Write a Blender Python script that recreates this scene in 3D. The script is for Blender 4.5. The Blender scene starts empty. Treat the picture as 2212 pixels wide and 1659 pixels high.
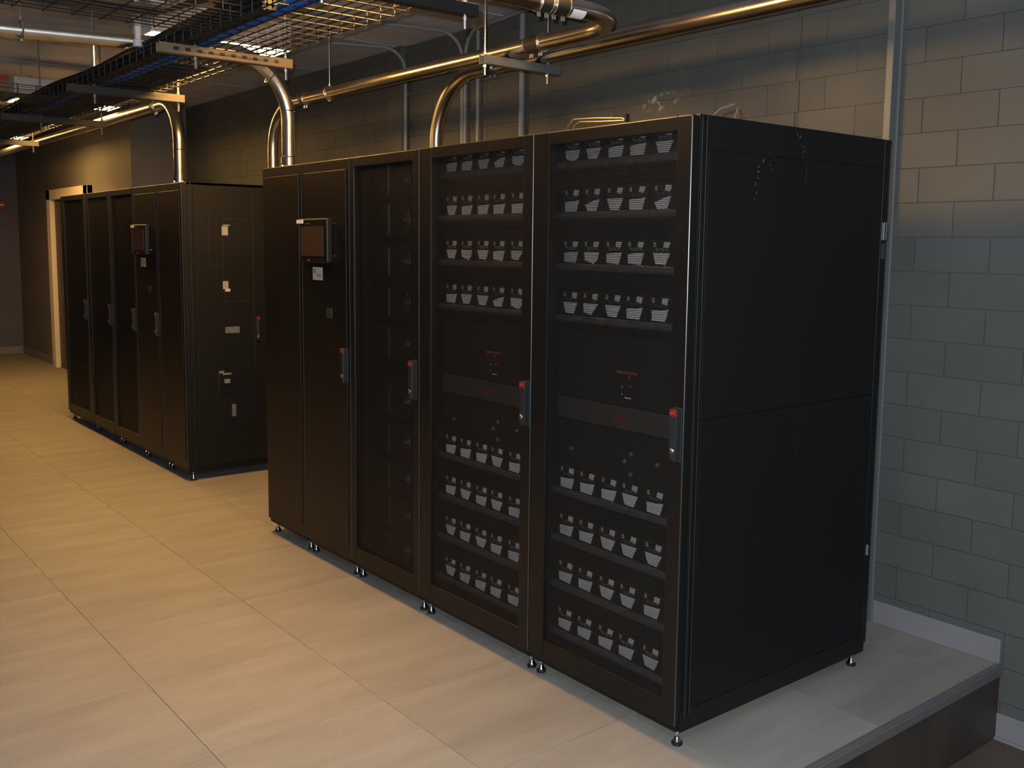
import bpy, math, random
from mathutils import Vector, Matrix
random.seed(7)
S = bpy.context.scene
COL = S.collection

# ------------------------------------------------------------------ camera
CAM = Vector((1.98275, -2.24290, 1.59340))
R_ = Vector((0.6272305, 0.7787530, 0.0112080))
U_ = Vector((-0.0930231, 0.0606202, 0.9938168))
F_ = Vector((-0.7732584, 0.6243949, -0.1104649))
cam_d = bpy.data.cameras.new('camera'); cam = bpy.data.objects.new('camera', cam_d); COL.objects.link(cam)
cam.matrix_world = Matrix(((R_.x, U_.x, -F_.x, CAM.x), (R_.y, U_.y, -F_.y, CAM.y), (R_.z, U_.z, -F_.z, CAM.z), (0, 0, 0, 1)))
cam_d.sensor_fit = 'HORIZONTAL'; cam_d.sensor_width = 36
cam_d.lens = 2113.41 / 2212 * 36
cam_d.shift_x = -(1125.97 - 1106) / 2212
cam_d.shift_y = (765.63 - 829.5) / 2212
cam_d.clip_start = .02; cam_d.clip_end = 60
S.camera = cam

# ------------------------------------------------------------------ world, lights, exposure
w = bpy.data.worlds.new('world'); S.world = w; w.use_nodes = True
w.node_tree.nodes['Background'].inputs[0].default_value = (.010, .009, .010, 1)
w.node_tree.nodes['Background'].inputs[1].default_value = 0.25
S.view_settings.view_transform = 'Standard'; S.view_settings.look = 'None'
S.view_settings.exposure = 0; S.view_settings.gamma = 1; S.view_settings.use_curve_mapping = False
FLASH = 385.0          # the camera's own flash, a few centimetres above the lens
fl = bpy.data.lights.new('camera_flash', 'POINT'); fl.energy = FLASH; fl.color = (.90, .97, 1.0); fl.shadow_soft_size = .012
flo = bpy.data.objects.new('camera_flash', fl); COL.objects.link(flo); flo.location = CAM + U_ * .055 - R_ * .03 + F_ * .01
LAMP = 114.0           # emission strength of the luminaire lenses
LAMP_COL = (1.0, .53, .15)

# ------------------------------------------------------------------ materials
MATS = {}
def mat(name, col, rough=.5, metal=0.0, spec=.5, emit=None, estr=0, noise=0, nscale=8, bump=0, bscale=40, stretch=(1, 1, 1), coat=0, world=False):
    if name in MATS: return MATS[name]
    m = bpy.data.materials.new(name); m.use_nodes = True; nt = m.node_tree; N = nt.nodes; L = nt.links
    b = N['Principled BSDF']
    b.inputs['Base Color'].default_value = (*col, 1); b.inputs['Roughness'].default_value = rough
    b.inputs['Metallic'].default_value = metal; b.inputs['Specular IOR Level'].default_value = spec
    b.inputs['Coat Weight'].default_value = coat
    if emit: b.inputs['Emission Color'].default_value = (*emit, 1); b.inputs['Emission Strength'].default_value = estr
    if noise or bump:
        if world:
            g = N.new('ShaderNodeNewGeometry'); src = g.outputs['Position']
        else:
            g = N.new('ShaderNodeTexCoord'); src = g.outputs['Object']
        mp = N.new('ShaderNodeMapping'); mp.inputs['Scale'].default_value = stretch; L.new(src, mp.inputs[0])
    if noise:
        t = N.new('ShaderNodeTexNoise'); t.inputs['Scale'].default_value = nscale; t.inputs['Detail'].default_value = 6
        L.new(mp.outputs[0], t.inputs[0])
        r = N.new('ShaderNodeMapRange'); r.inputs[1].default_value = .3; r.inputs[2].default_value = .7
        r.inputs[3].default_value = 1 - noise; r.inputs[4].default_value = 1 + noise; L.new(t.outputs[0], r.inputs[0])
        mx = N.new('ShaderNodeVectorMath'); mx.operation = 'SCALE'; mx.inputs[0].default_value = col
        L.new(r.outputs[0], mx.inputs['Scale']); L.new(mx.outputs[0], b.inputs['Base Color'])
    if bump:
        t2 = N.new('ShaderNodeTexNoise'); t2.inputs['Scale'].default_value = bscale; t2.inputs['Detail'].default_value = 5
        L.new(mp.outputs[0], t2.inputs[0])
        bp = N.new('ShaderNodeBump'); bp.inputs['Strength'].default_value = bump; bp.inputs['Distance'].default_value = .004
        L.new(t2.outputs[0], bp.inputs['Height']); L.new(bp.outputs[0], b.inputs['Normal'])
    MATS[name] = m
    return m

black = mat('black_powder_coat', (.0055, .0050, .0050), .42, spec=.36, bump=.04, bscale=500)
black_side = mat('black_side_panel', (.0052, .0058, .0062), .5, spec=.28, bump=.03, bscale=500)
black_in = mat('black_interior', (.006, .006, .0065), .6, spec=.3)
highlight_edge = mat('edge_highlight_metal', (.10, .11, .115), .30, metal=.85)  # lighter metal that puts the flash highlight of black edges into the colour
galv = mat('galvanized_steel_tube', (.50, .47, .43), .27, metal=1, noise=.16, nscale=7, bump=.06, bscale=25)
zinc = mat('zinc_plated_steel', (.55, .55, .55), .3, metal=1)
strut_m = mat('grey_painted_channel', (.20, .21, .22), .45, metal=.55)
chrome = mat('chrome', (.7, .7, .72), .12, metal=1)
brass = mat('brass_keylock', (.75, .62, .42), .2, metal=1)
dark_steel = mat('dark_coupling_steel', (.045, .040, .036), .5, metal=.5)
wire_m = mat('black_zinc_wire', (.012, .011, .010), .55)
rubber = mat('black_rubber', (.008, .008, .009), .5)
blue = mat('blue_cable_jacket', (.01, .10, .42), .45)
bluegrey = mat('dark_blue_cable_jacket', (.008, .018, .05), .5)
cablek = mat('black_cable_jacket', (.010, .010, .010), .5)
white_p = mat('white_paint_metal', (.52, .52, .55), .5)
white_l = mat('white_label', (.95, .93, .95), .5)
paper = mat('cream_paper_label', (.50, .44, .32), .7, noise=.1, nscale=60)
yellow = mat('yellow_warning_mark', (.55, .48, .12), .6)
greyp = mat('light_grey_plastic', (.16, .165, .17), .5)
bar_m = mat('dark_grey_bar', (.062, .064, .066), .5)
handle_m = mat('grey_handle_plastic', (.016, .018, .020), .4)
bezel_m = mat('brown_grey_bezel', (.055, .048, .042), .5)
red = mat('red_print', (.17, .007, .008), .5)
cap_ink = mat('orange_cap_print', (.42, .08, .02), .5)
red_d = mat('crimson_print', (.36, .012, .04), .5)
screen_m = mat('warm_reflection_glass', (.070, .038, .020), .14, spec=.6)  # brown base stands in for the warm reflection on the dark glass
lens_m = mat('luminaire_lens', (.8, .8, .8), .4, emit=LAMP_COL, estr=LAMP)
led_c = mat('cyan_led', (.1, .6, .6), .4, emit=(.1, .8, .7), estr=.8)
led_r = mat('red_led', (.6, .02, .02), .4, emit=(1, .03, .04), estr=.25)
led_g = mat('green_led', (.02, .5, .1), .4, emit=(.05, .8, .3), estr=.12)
base_m = mat('grey_rubber_baseboard', (.20, .195, .205), .55, noise=.08, nscale=5)
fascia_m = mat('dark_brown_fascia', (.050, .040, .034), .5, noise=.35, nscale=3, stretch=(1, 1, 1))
nosing_m = mat('grey_metal_nosing', (.17, .16, .165), .45, metal=.3)
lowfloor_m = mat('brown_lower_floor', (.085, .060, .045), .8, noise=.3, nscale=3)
ceil_m = mat('grey_painted_ceiling', (.50, .52, .60), .8, noise=.16, nscale=2.5, bump=.5, bscale=14, world=True)
fwall_m = mat('plum_grey_painted_wall', (.105, .105, .155), .8, noise=.06, nscale=2, world=True)
dframe_m = mat('tan_door_frame_paint', (.66, .60, .52), .5)
door_m = mat('dark_door_paint', (.06, .05, .045), .5)
smear = mat('dusty_tape_residue', (.10, .105, .11), .7, noise=.6, nscale=60)
tile_under = mat('dark_floor_joint', (.035, .030, .026), .8)
orange_m = mat('orange_red_sign_paint', (.40, .05, .015), .5)
sidepanel_glass = mat('smoked_window', (.012, .013, .015), .15, spec=.6)

def wall_mat(name, col, smears=()):
    m = bpy.data.materials.new(name); m.use_nodes = True; nt = m.node_tree; N = nt.nodes; L = nt.links; b = N['Principled BSDF']
    b.inputs['Roughness'].default_value = .72; b.inputs['Specular IOR Level'].default_value = .3
    g = N.new('ShaderNodeNewGeometry')
    t = N.new('ShaderNodeTexNoise'); t.inputs['Scale'].default_value = 2.2; t.inputs['Detail'].default_value = 8; L.new(g.outputs['Position'], t.inputs[0])
    r = N.new('ShaderNodeMapRange'); r.inputs[1].default_value = .3; r.inputs[2].default_value = .7; r.inputs[3].default_value = .88; r.inputs[4].default_value = 1.12
    L.new(t.outputs[0], r.inputs[0])
    oi = N.new('ShaderNodeObjectInfo')
    r2 = N.new('ShaderNodeMapRange'); r2.inputs[3].default_value = .94; r2.inputs[4].default_value = 1.06; L.new(oi.outputs['Random'], r2.inputs[0])
    mu = N.new('ShaderNodeMath'); mu.operation = 'MULTIPLY'; L.new(r.outputs[0], mu.inputs[0]); L.new(r2.outputs[0], mu.inputs[1])
    sc = N.new('ShaderNodeVectorMath'); sc.operation = 'SCALE'; sc.inputs[0].default_value = col; L.new(mu.outputs[0], sc.inputs['Scale'])
    last = sc.outputs[0]
    for (cx, cz, rx, rz, amt) in smears:                       # plaster smears that stay on the wall
        mp = N.new('ShaderNodeMapping'); mp.vector_type = 'POINT'
        mp.inputs['Location'].default_value = (-cx / rx, 0, -cz / rz); mp.inputs['Scale'].default_value = (1 / rx, 0, 1 / rz)
        L.new(g.outputs['Position'], mp.inputs[0])
        ln = N.new('ShaderNodeVectorMath'); ln.operation = 'LENGTH'; L.new(mp.outputs[0], ln.inputs[0])
        f = N.new('ShaderNodeMapRange'); f.inputs[1].default_value = .5; f.inputs[2].default_value = 1; f.inputs[3].default_value = 1; f.inputs[4].default_value = 0
        L.new(ln.outputs['Value'], f.inputs[0])
        n2 = N.new('ShaderNodeTexNoise'); n2.inputs['Scale'].default_value = 28; n2.inputs['Detail'].default_value = 5; L.new(g.outputs['Position'], n2.inputs[0])
        f2 = N.new('ShaderNodeMapRange'); f2.inputs[1].default_value = .54; f2.inputs[2].default_value = .64; L.new(n2.outputs[0], f2.inputs[0])
        k = N.new('ShaderNodeMath'); k.operation = 'MULTIPLY'; L.new(f.outputs[0], k.inputs[0]); L.new(f2.outputs[0], k.inputs[1])
        k2 = N.new('ShaderNodeMath'); k2.operation = 'MULTIPLY'; k2.inputs[1].default_value = amt; L.new(k.outputs[0], k2.inputs[0])
        mx = N.new('ShaderNodeMix'); mx.data_type = 'RGBA'; mx.inputs['B'].default_value = (.5, .5, .5, 1)
        L.new(k2.outputs[0], mx.inputs['Factor']); L.new(last, mx.inputs['A']); last = mx.outputs['Result']
    L.new(last, b.inputs['Base Color'])
    t2 = N.new('ShaderNodeTexNoise'); t2.inputs['Scale'].default_value = 26; t2.inputs['Detail'].default_value = 6; L.new(g.outputs['Position'], t2.inputs[0])
    bp = N.new('ShaderNodeBump'); bp.inputs['Strength'].default_value = .45; bp.inputs['Distance'].default_value = .004
    L.new(t2.outputs[0], bp.inputs['Height']); L.new(bp.outputs[0], b.inputs['Normal'])
    return m
WALLC = (.083, .087, .084)
wall_m = wall_mat('grey_painted_masonry', WALLC, ((-1.55, 2.33, .16, .06, .5), (-1.95, 2.29, .06, .04, .35), (-1.43, 2.44, .05, .05, .3)))
wall_far_m = wall_mat('grey_painted_drywall', (.15, .145, .14))

def tile_mat():
    m = bpy.data.materials.new('streaked_laminate'); m.use_nodes = True; nt = m.node_tree; N = nt.nodes; L = nt.links; b = N['Principled BSDF']
    b.inputs['Roughness'].default_value = .55; b.inputs['Specular IOR Level'].default_value = .35
    g = N.new('ShaderNodeNewGeometry'); oi = N.new('ShaderNodeObjectInfo')
    add = N.new('ShaderNodeVectorMath'); add.operation = 'ADD'
    cmb = N.new('ShaderNodeCombineXYZ'); mm = N.new('ShaderNodeMath'); mm.operation = 'MULTIPLY'; mm.inputs[1].default_value = 37
    L.new(oi.outputs['Random'], mm.inputs[0]); L.new(mm.outputs[0], cmb.inputs[2])
    L.new(g.outputs['Position'], add.inputs[0]); L.new(cmb.outputs[0], add.inputs[1])
    mp = N.new('ShaderNodeMapping'); mp.inputs['Scale'].default_value = (5.5, 1.1, 1); L.new(add.outputs[0], mp.inputs[0])
    t = N.new('ShaderNodeTexNoise'); t.inputs['Scale'].default_value = 1.6; t.inputs['Detail'].default_value = 7; t.inputs['Roughness'].default_value = .6
    L.new(mp.outputs[0], t.inputs[0])
    r = N.new('ShaderNodeMapRange'); r.inputs[1].default_value = .3; r.inputs[2].default_value = .7; r.inputs[3].default_value = .84; r.inputs[4].default_value = 1.13; L.new(t.outputs[0], r.inputs[0])
    t3 = N.new('ShaderNodeTexNoise'); t3.inputs['Scale'].default_value = 140; t3.inputs['Detail'].default_value = 2; L.new(g.outputs['Position'], t3.inputs[0])
    r3 = N.new('ShaderNodeMapRange'); r3.inputs[1].default_value = .3; r3.inputs[2].default_value = .75; r3.inputs[3].default_value = .93; r3.inputs[4].default_value = 1.1; L.new(t3.outputs[0], r3.inputs[0])
    r2 = N.new('ShaderNodeMapRange'); r2.inputs[3].default_value = .96; r2.inputs[4].default_value = 1.04; L.new(oi.outputs['Random'], r2.inputs[0])
    a = N.new('ShaderNodeMath'); a.operation = 'MULTIPLY'; L.new(r.outputs[0], a.inputs[0]); L.new(r2.outputs[0], a.inputs[1])
    a2 = N.new('ShaderNodeMath'); a2.operation = 'MULTIPLY'; L.new(a.outputs[0], a2.inputs[0]); L.new(r3.outputs[0], a2.inputs[1])
    sc = N.new('ShaderNodeVectorMath'); sc.operation = 'SCALE'; sc.inputs[0].default_value = (.262, .242, .218); L.new(a2.outputs[0], sc.inputs['Scale'])
    L.new(sc.outputs[0], b.inputs['Base Color'])
    return m
tile_m = tile_mat()

def perf_mat(name, pitch=.0066, hole=.452):
    """black sheet punched with a staggered pattern of round holes"""
    m = bpy.data.materials.new(name); m.use_nodes = True; nt = m.node_tree; N = nt.nodes; L = nt.links; b = N['Principled BSDF']
    b.inputs['Base Color'].default_value = (.0115, .0115, .012, 1); b.inputs['Roughness'].default_value = .45; b.inputs['Specular IOR Level'].default_value = .4
    tc = N.new('ShaderNodeTexCoord'); sp = N.new('ShaderNodeSeparateXYZ'); L.new(tc.outputs['Object'], sp.inputs[0])
    def M(op, *ins):
        n = N.new('ShaderNodeMath'); n.operation = op
        for i, v in enumerate(ins):
            if isinstance(v, (int, float)): n.inputs[i].default_value = v
            else: L.new(v, n.inputs[i])
        return n.outputs[0]
    px, pz = pitch, pitch * 1.732
    def lattice(ox, oz):
        u = M('ADD', M('DIVIDE', sp.outputs[0], px), 1000 + ox); v = M('ADD', M('DIVIDE', sp.outputs[2], pz), 1000 + oz)
        du = M('SUBTRACT', M('FRACT', u), .5); dv = M('MULTIPLY', M('SUBTRACT', M('FRACT', v), .5), 1.732)
        return M('SQRT', M('ADD', M('MULTIPLY', du, du), M('MULTIPLY', dv, dv)))
    d = M('MINIMUM', lattice(0, 0), lattice(.5, .5))
    solid = M('GREATER_THAN', d, hole)
    tr = N.new('ShaderNodeBsdfTransparent'); mx = N.new('ShaderNodeMixShader')
    L.new(solid, mx.inputs[0]); L.new(tr.outputs[0], mx.inputs[1]); L.new(b.outputs[0], mx.inputs[2])
    L.new(mx.outputs[0], N['Material Output'].inputs['Surface'])
    return m
perf = perf_mat('perforated_black_sheet')

# ------------------------------------------------------------------ geometry helpers
class MB:
    def __init__(s): s.v = []; s.f = []
    def box(s, x0, x1, y0, y1, z0, z1):
        n = len(s.v)
        s.v += [(x0, y0, z0), (x1, y0, z0), (x1, y1, z0), (x0, y1, z0), (x0, y0, z1), (x1, y0, z1), (x1, y1, z1), (x0, y1, z1)]
        s.f += [tuple(n + i for i in q) for q in ((0, 3, 2, 1), (4, 5, 6, 7), (0, 1, 5, 4), (1, 2, 6, 5), (2, 3, 7, 6), (3, 0, 4, 7))]
        return s
    def prism(s, pts, y0, y1):            # polygon in x,z (counter-clockwise seen from -y) pushed from y0 to y1
        n = len(s.v); k = len(pts)
        s.v += [(x, y0, z) for x, z in pts] + [(x, y1, z) for x, z in pts]
        s.f.append(tuple(n + i for i in range(k))); s.f.append(tuple(n + k + i for i in reversed(range(k))))
        for i in range(k): j = (i + 1) % k; s.f.append((n + i, n + k + i, n + k + j, n + j))
        return s
    def tube(s, path, r, n=10, cap=True):
        path = [Vector(p) for p in path]; base = len(s.v); K = len(path)
        t0 = (path[1] - path[0]).normalized()
        a = t0.orthogonal().normalized()
        for i, p in enumerate(path):
            t = (path[min(i + 1, K - 1)] - path[max(i - 1, 0)]).normalized()
            a = (a - t * a.dot(t)).normalized(); b = t.cross(a)
            rr = r[i] if isinstance(r, (list, tuple)) else r
            for q in range(n):
                th = 2 * math.pi * q / n
                s.v.append(tuple(p + (a * math.cos(th) + b * math.sin(th)) * rr))
        for i in range(K - 1):
            for q in range(n):
                q2 = (q + 1) % n
                s.f.append((base + i * n + q, base + i * n + q2, base + (i + 1) * n + q2, base + (i + 1) * n + q))
        if cap:
            s.f.append(tuple(base + q for q in reversed(range(n)))); s.f.append(tuple(base + (K - 1) * n + q for q in range(n)))
        return s
    def lathe(s, c, prof, n=16, axis='z'):
        base = len(s.v); K = len(prof)
        for r, h in prof:
            for q in range(n):
                th = 2 * math.pi * q / n; a, b = r * math.cos(th), r * math.sin(th)
                if axis == 'z': s.v.append((c[0] + a, c[1] + b, c[2] + h))
                elif axis == 'y': s.v.append((c[0] + a, c[1] - h, c[2] + b))
                else: s.v.append((c[0] + h, c[1] + a, c[2] + b))
        for i in range(K - 1):
            for q in range(n):
                q2 = (q + 1) % n
                s.f.append((base + i * n + q, base + i * n + q2, base + (i + 1) * n + q2, base + (i + 1) * n + q))
        s.f.append(tuple(base + q for q in reversed(range(n)))); s.f.append(tuple(base + (K - 1) * n + q for q in range(n)))
        return s
    def ring(s, c, axis, R, r, n=24, m=6):
        c = Vector(c); ax = Vector(axis).normalized(); a = ax.orthogonal().normalized(); b = ax.cross(a); base = len(s.v)
        for i in range(n):
            th = 2 * math.pi * i / n; d = a * math.cos(th) + b * math.sin(th)
            for j in range(m):
                ph = 2 * math.pi * j / m
                s.v.append(tuple(c + d * (R + r * math.cos(ph)) + ax * r * math.sin(ph)))
        for i in range(n):
            i2 = (i + 1) % n
            for j in range(m):
                j2 = (j + 1) % m
                s.f.append((base + i * m + j, base + i2 * m + j, base + i2 * m + j2, base + i * m + j2))
        return s
    def mesh(s, name, m, smooth=False):
        me = bpy.data.meshes.new(name); me.from_pydata(s.v, [], s.f); me.materials.append(m); me.update()
        if smooth:
            me.shade_smooth()
            try: me.set_sharp_from_angle(angle=math.radians(35))
            except Exception: pass
        return me
    def obj(s, name, m, parent=None, smooth=False, bevel=0):
        o = bpy.data.objects.new(name, s.mesh(name, m, smooth)); COL.objects.link(o)
        if parent: o.parent = parent
        if bevel:
            bv = o.modifiers.new('bevel', 'BEVEL'); bv.width = bevel; bv.segments = 2; bv.limit_method = 'ANGLE'; bv.harden_normals = False
        return o
def inst(name, me, parent=None, loc=(0, 0, 0)):
    o = bpy.data.objects.new(name, me); COL.objects.link(o); o.location = loc
    if parent: o.parent = parent
    return o
def tag(o, label=None, cat=None, group=None, kind=None):
    if label: o['label'] = label
    if cat: o['category'] = cat
    if group: o['group'] = group
    if kind: o['kind'] = kind
    return o
def empty(name, loc, label=None, cat=None, group=None):
    o = bpy.data.objects.new(name, None); COL.objects.link(o); o.location = loc; o.empty_display_size = .1
    return tag(o, label, cat, group)
def copy_tree(o, parent=None):
    c = o.copy(); COL.objects.link(c); c.parent = parent
    for ch in [x for x in o.children]: copy_tree(ch, c)
    return c
def arc(c, a, b, r, n=8):
    """quarter bend: centre c, from c+a*r to c+b*r"""
    c, a, b = Vector(c), Vector(a), Vector(b)
    return [c + a * r * math.cos(math.pi / 2 * i / n) + b * r * math.sin(math.pi / 2 * i / n) for i in range(n + 1)]
def text(name, body, size, m, parent, loc, rot, shear=0, depth=.0006, bold=0.0):
    cu = bpy.data.curves.new(name, 'FONT'); cu.body = body; cu.size = size; cu.extrude = depth; cu.shear = shear; cu.offset = bold
    cu.align_x = 'CENTER'; cu.align_y = 'CENTER'
    t = bpy.data.objects.new(name, cu)
    dg = bpy.context.evaluated_depsgraph_get()
    me = bpy.data.meshes.new_from_object(t); me.materials.clear(); me.materials.append(m); me.name = name
    o = bpy.data.objects.new(name, me); COL.objects.link(o); o.location = loc; o.rotation_euler = rot
    if parent: o.parent = parent
    bpy.data.objects.remove(t)
    return o
FRONT = (math.pi / 2, 0, 0)

# ------------------------------------------------------------------ the setting
WY = 1.505; EX = .323; CZ = 2.96; XF = -13.2; LOW = -.30
# raised floor
fl_o = MB().box(XF, EX - .006, -6, WY + .02, -.06, -.012).obj('floor', tile_under); tag(fl_o, kind='structure')
T = .6096
tile_me = {}
def tile_mesh(w_, d_):
    k = (round(w_, 4), round(d_, 4))
    if k not in tile_me: tile_me[k] = MB().box(0, w_, 0, d_, -.012, 0).mesh('floor_panel', tile_m)
    return tile_me[k]
xs = [EX - .012]; x = -.8652 + T
while x > XF: xs.append(x); x -= T
xs.append(XF)
ys = [WY]; y = -1.1564 + 4 * T
while y > -3.9: ys.append(y); y -= T
g_ = .0022
for i in range(len(xs) - 1):
    for j in range(len(ys) - 1):
        x1, x0 = xs[i] - g_ / 2, xs[i + 1] + g_ / 2; y1, y0 = ys[j] - g_ / 2, ys[j + 1] + g_ / 2
        o = inst('floor_panel', tile_mesh(x1 - x0, y1 - y0), fl_o, (x0, y0, random.uniform(-.0006, 0)))
far_fl = MB().box(XF, EX - .012, -6, ys[-1], -.012, -.0005).obj('floor_panel_field', tile_m, fl_o); tag(far_fl, kind='stuff')
nose = MB().box(EX - .012, EX + .006, -6, WY, -.03, .002).box(EX - .001, EX + .012, -6, WY, -.042, -.006).obj('trim_1', nosing_m, bevel=.002); tag(nose, kind='structure')
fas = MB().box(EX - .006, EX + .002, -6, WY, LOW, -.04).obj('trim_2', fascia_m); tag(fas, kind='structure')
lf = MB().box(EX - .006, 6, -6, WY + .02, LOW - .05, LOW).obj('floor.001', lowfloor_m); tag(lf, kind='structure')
# back wall, built from bricks of 305 x 138 mm
FX = -8.2                     # where the back wall meets the bump-out
wb = MB().box(FX - .2, 6, WY + .0045, WY + .16, LOW - .05, CZ + .05).obj('wall_back', mat('dark_mortar_paint', (.066, .069, .067), .8)); tag(wb, kind='structure')
BL, BH, J = .305, .138, .0038
brick_me = MB().box(0, BL - J, 0, .012, 0, BH - J)
bm_full = brick_me.mesh('brick', wall_m)
bm_cache = {}
def brick_mesh(w_, d_, j_=J):
    k = (round(w_, 3), round(d_, 4), j_)
    if k not in bm_cache: bm_cache[k] = MB().box(0, w_ - j_, 0, d_, 0, BH - j_).mesh('brick', wall_m)
    return bm_cache[k]
z_ref = 2.337
bricks = []
for k in range(-5, 20):
    z0 = z_ref - (k + 1) * BH
    off = (.5 if k % 2 else 0) * BL + .03
    # right of the column: floor to ceiling
    lo, hi = -.232, 1.05
    n = math.floor((lo - off) / BL)
    xa = n * BL + off
    while xa < hi:
        a, b_ = max(xa, lo), min(xa + BL, hi)
        if b_ - a > .03 and z0 < CZ: bricks.append((a, b_, z0, J))
        xa += BL
    # above the racks
    if z0 + BH > 1.97 and z0 < CZ:
        for lo2, hi2, jj in ((FX, -.714, J), (-.710, -.262, .0018)):
            n = math.floor((lo2 - off) / BL); xa = n * BL + off
            while xa < hi2:
                a, b_ = max(xa, lo2), min(xa + BL, hi2)
                if b_ - a > .03: bricks.append((a, b_, z0, .002 if (a > -3.2 and z0 > 1.9) else jj))
                xa += BL
for a, b_, z0, jj in bricks:
    proud = random.uniform(0, .0022) if jj > .004 else random.uniform(0, .0004)
    z1 = min(z0 + BH, CZ)
    me = brick_mesh(b_ - a, .012, jj)
    o = inst('brick', me, wb, (a, WY - proud, z0))
low_fill = MB().box(FX, -.262, WY + .001, WY + .012, 0, 1.96).obj('brick_field', wall_m, wb); tag(low_fill, kind='stuff')
low2 = MB().box(1.05, 6, WY + .001, WY + .012, LOW, CZ).obj('brick_field', wall_m, wb); tag(low2, kind='stuff')
# steel channel column against the wall
cl = MB().box(-.262, -.232, WY - .055, WY, 0, CZ).box(-.232, -.222, WY - .012, WY, 0, CZ).obj('trim_3', mat('column_grey_paint', (.13, .138, .14), .5), bevel=.002); tag(cl, kind='structure')
pil = MB().box(-4.13, -3.96, WY - .045, WY, 0, CZ).obj('trim_4', wall_m, bevel=.003); tag(pil, kind='structure')
bb = MB().box(-.222, EX, WY - .010, WY, 0, .098).obj('baseboard_back', base_m, bevel=.003); tag(bb, kind='structure')
bb2 = MB().box(EX + .002, 6, WY - .010, WY, LOW, LOW + .105).box(EX + .002, 6, WY - .022, WY - .01, LOW, LOW + .012).obj('baseboard_back.001', base_m, bevel=.003); tag(bb2, kind='structure')
# bump-out with the door, far wall, walls behind the viewer
YB = .94
bo = MB().box(XF, FX, YB, WY + .15, LOW, CZ).obj('wall_bumpout', wall_far_m); tag(bo, kind='structure')
wl = MB().box(XF - .15, XF, -6, YB + .6, LOW, CZ).obj('wall_left', fwall_m); tag(wl, kind='structure')
wf = MB().box(XF, 6, -6.15, -6, LOW, CZ).obj('wall_front', fwall_m); tag(wf, kind='structure')
wr = MB().box(6, 6.15, -6, WY + .1, LOW, CZ).obj('wall_right', fwall_m); tag(wr, kind='structure')
bl = MB().box(XF, XF + .012, -6, YB, 0, .1).obj('baseboard_left', base_m, bevel=.003); tag(bl, kind='structure')
bl2 = MB().box(XF, -11.42, YB - .012, YB, 0, .1).obj('baseboard_bumpout', base_m, bevel=.003); tag(bl2, kind='structure')
d1 = MB().box(-11.2, -9.72, YB - .004, YB + .03, 0, 2.09).obj('door_1', door_m, bevel=.003); tag(d1, kind='structure')
MB().box(-11.36, -11.2, YB - .06, YB, 0, 2.21).box(-9.72, -9.56, YB - .06, YB, 0, 2.21).box(-11.36, -9.56, YB - .06, YB, 2.09, 2.21).obj('door_frame', dframe_m, d1, bevel=.004)
# ceiling of large panels
ce = MB().box(XF, 6, -6, WY + .15, CZ + .012, CZ + .1).obj('ceiling', mat('dark_ceiling_joint', (.06, .06, .062), .9)); tag(ce, kind='structure')
cm = {}
for i in range(12):
    for j in range(5):
        x1 = .85 - i * 1.22; x0 = x1 - 1.205; y1 = WY - j * 1.22; y0 = y1 - 1.205
        x0 = max(x0, XF)
        if x1 - x0 < .1: continue
        k = round(x1 - x0, 3)
        if k not in cm: cm[k] = MB().box(0, k, 0, 1.205, 0, .012).mesh('ceiling_panel', ceil_m)
        inst('ceiling_panel', cm[k], ce, (x0, y0, CZ + random.uniform(0, .002)))
tag(MB().box(XF, 6, -6, WY - 6.1, CZ, CZ + .012).obj('ceiling_panel_field', ceil_m, ce), kind='stuff')
tag(MB().box(.865, 6, WY - 6.1, WY, CZ, CZ + .012).obj('ceiling_panel_field', ceil_m, ce), kind='stuff')

# ------------------------------------------------------------------ cabinets
H = 1.99; ZB = .0588; D = 1.083
foot_pad = MB().lathe((0, 0, 0), [(.0175, 0), (.0185, .005), (.0175, .011), (.013, .014)], 18).mesh('pad', rubber, True)
foot_stem = MB().lathe((0, 0, .013), [(.0145, 0), (.011, .008), (.0085, .013), (.0060, .018), (.0060, .05)], 14).mesh('leveling_foot', chrome, True)
def feet(root, w_):
    for fx in (-.028, -w_ + .028):
        for fy in (.045, D - .05):
            s_ = inst('leveling_foot', foot_stem, root, (fx, fy, 0)); inst('pad', foot_pad, s_)
def shell(root, w_, h=H, open_front=True):
    t = .012
    m = MB().box(-w_, -w_ + t, .036, D - .035, ZB + .03, h).box(-t, 0, .036, D - .035, ZB + .03, h)
    m.box(-w_ + t, -t, .036, D - .035, ZB + .03, ZB + .045).box(-w_ + t, -t, D - .06, D - .035, ZB + .045, h - .02)
    m.box(-w_ + .004, -.004, .012, D - .012, ZB, ZB + .03)
    if not open_front: m.box(-w_ + t, -t, .036, .05, ZB + .045, h - .02)
    m.obj('body', black_side, root, bevel=.0015)
    MB().box(-w_, 0, .034, D, h - .02, h).obj('top_panel', black, root, bevel=.003)
    MB().box(-w_ + .002, -.002, D - .034, D, ZB + .03, h - .022).obj('rear_door', black, root, bevel=.003)
    MB().box(-w_ + .012, -w_ + .05, .04, .062, ZB + .045, h - .02).box(-.05, -.012, .04, .062, ZB + .045, h - .02).obj('front_rail', black, root)
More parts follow.
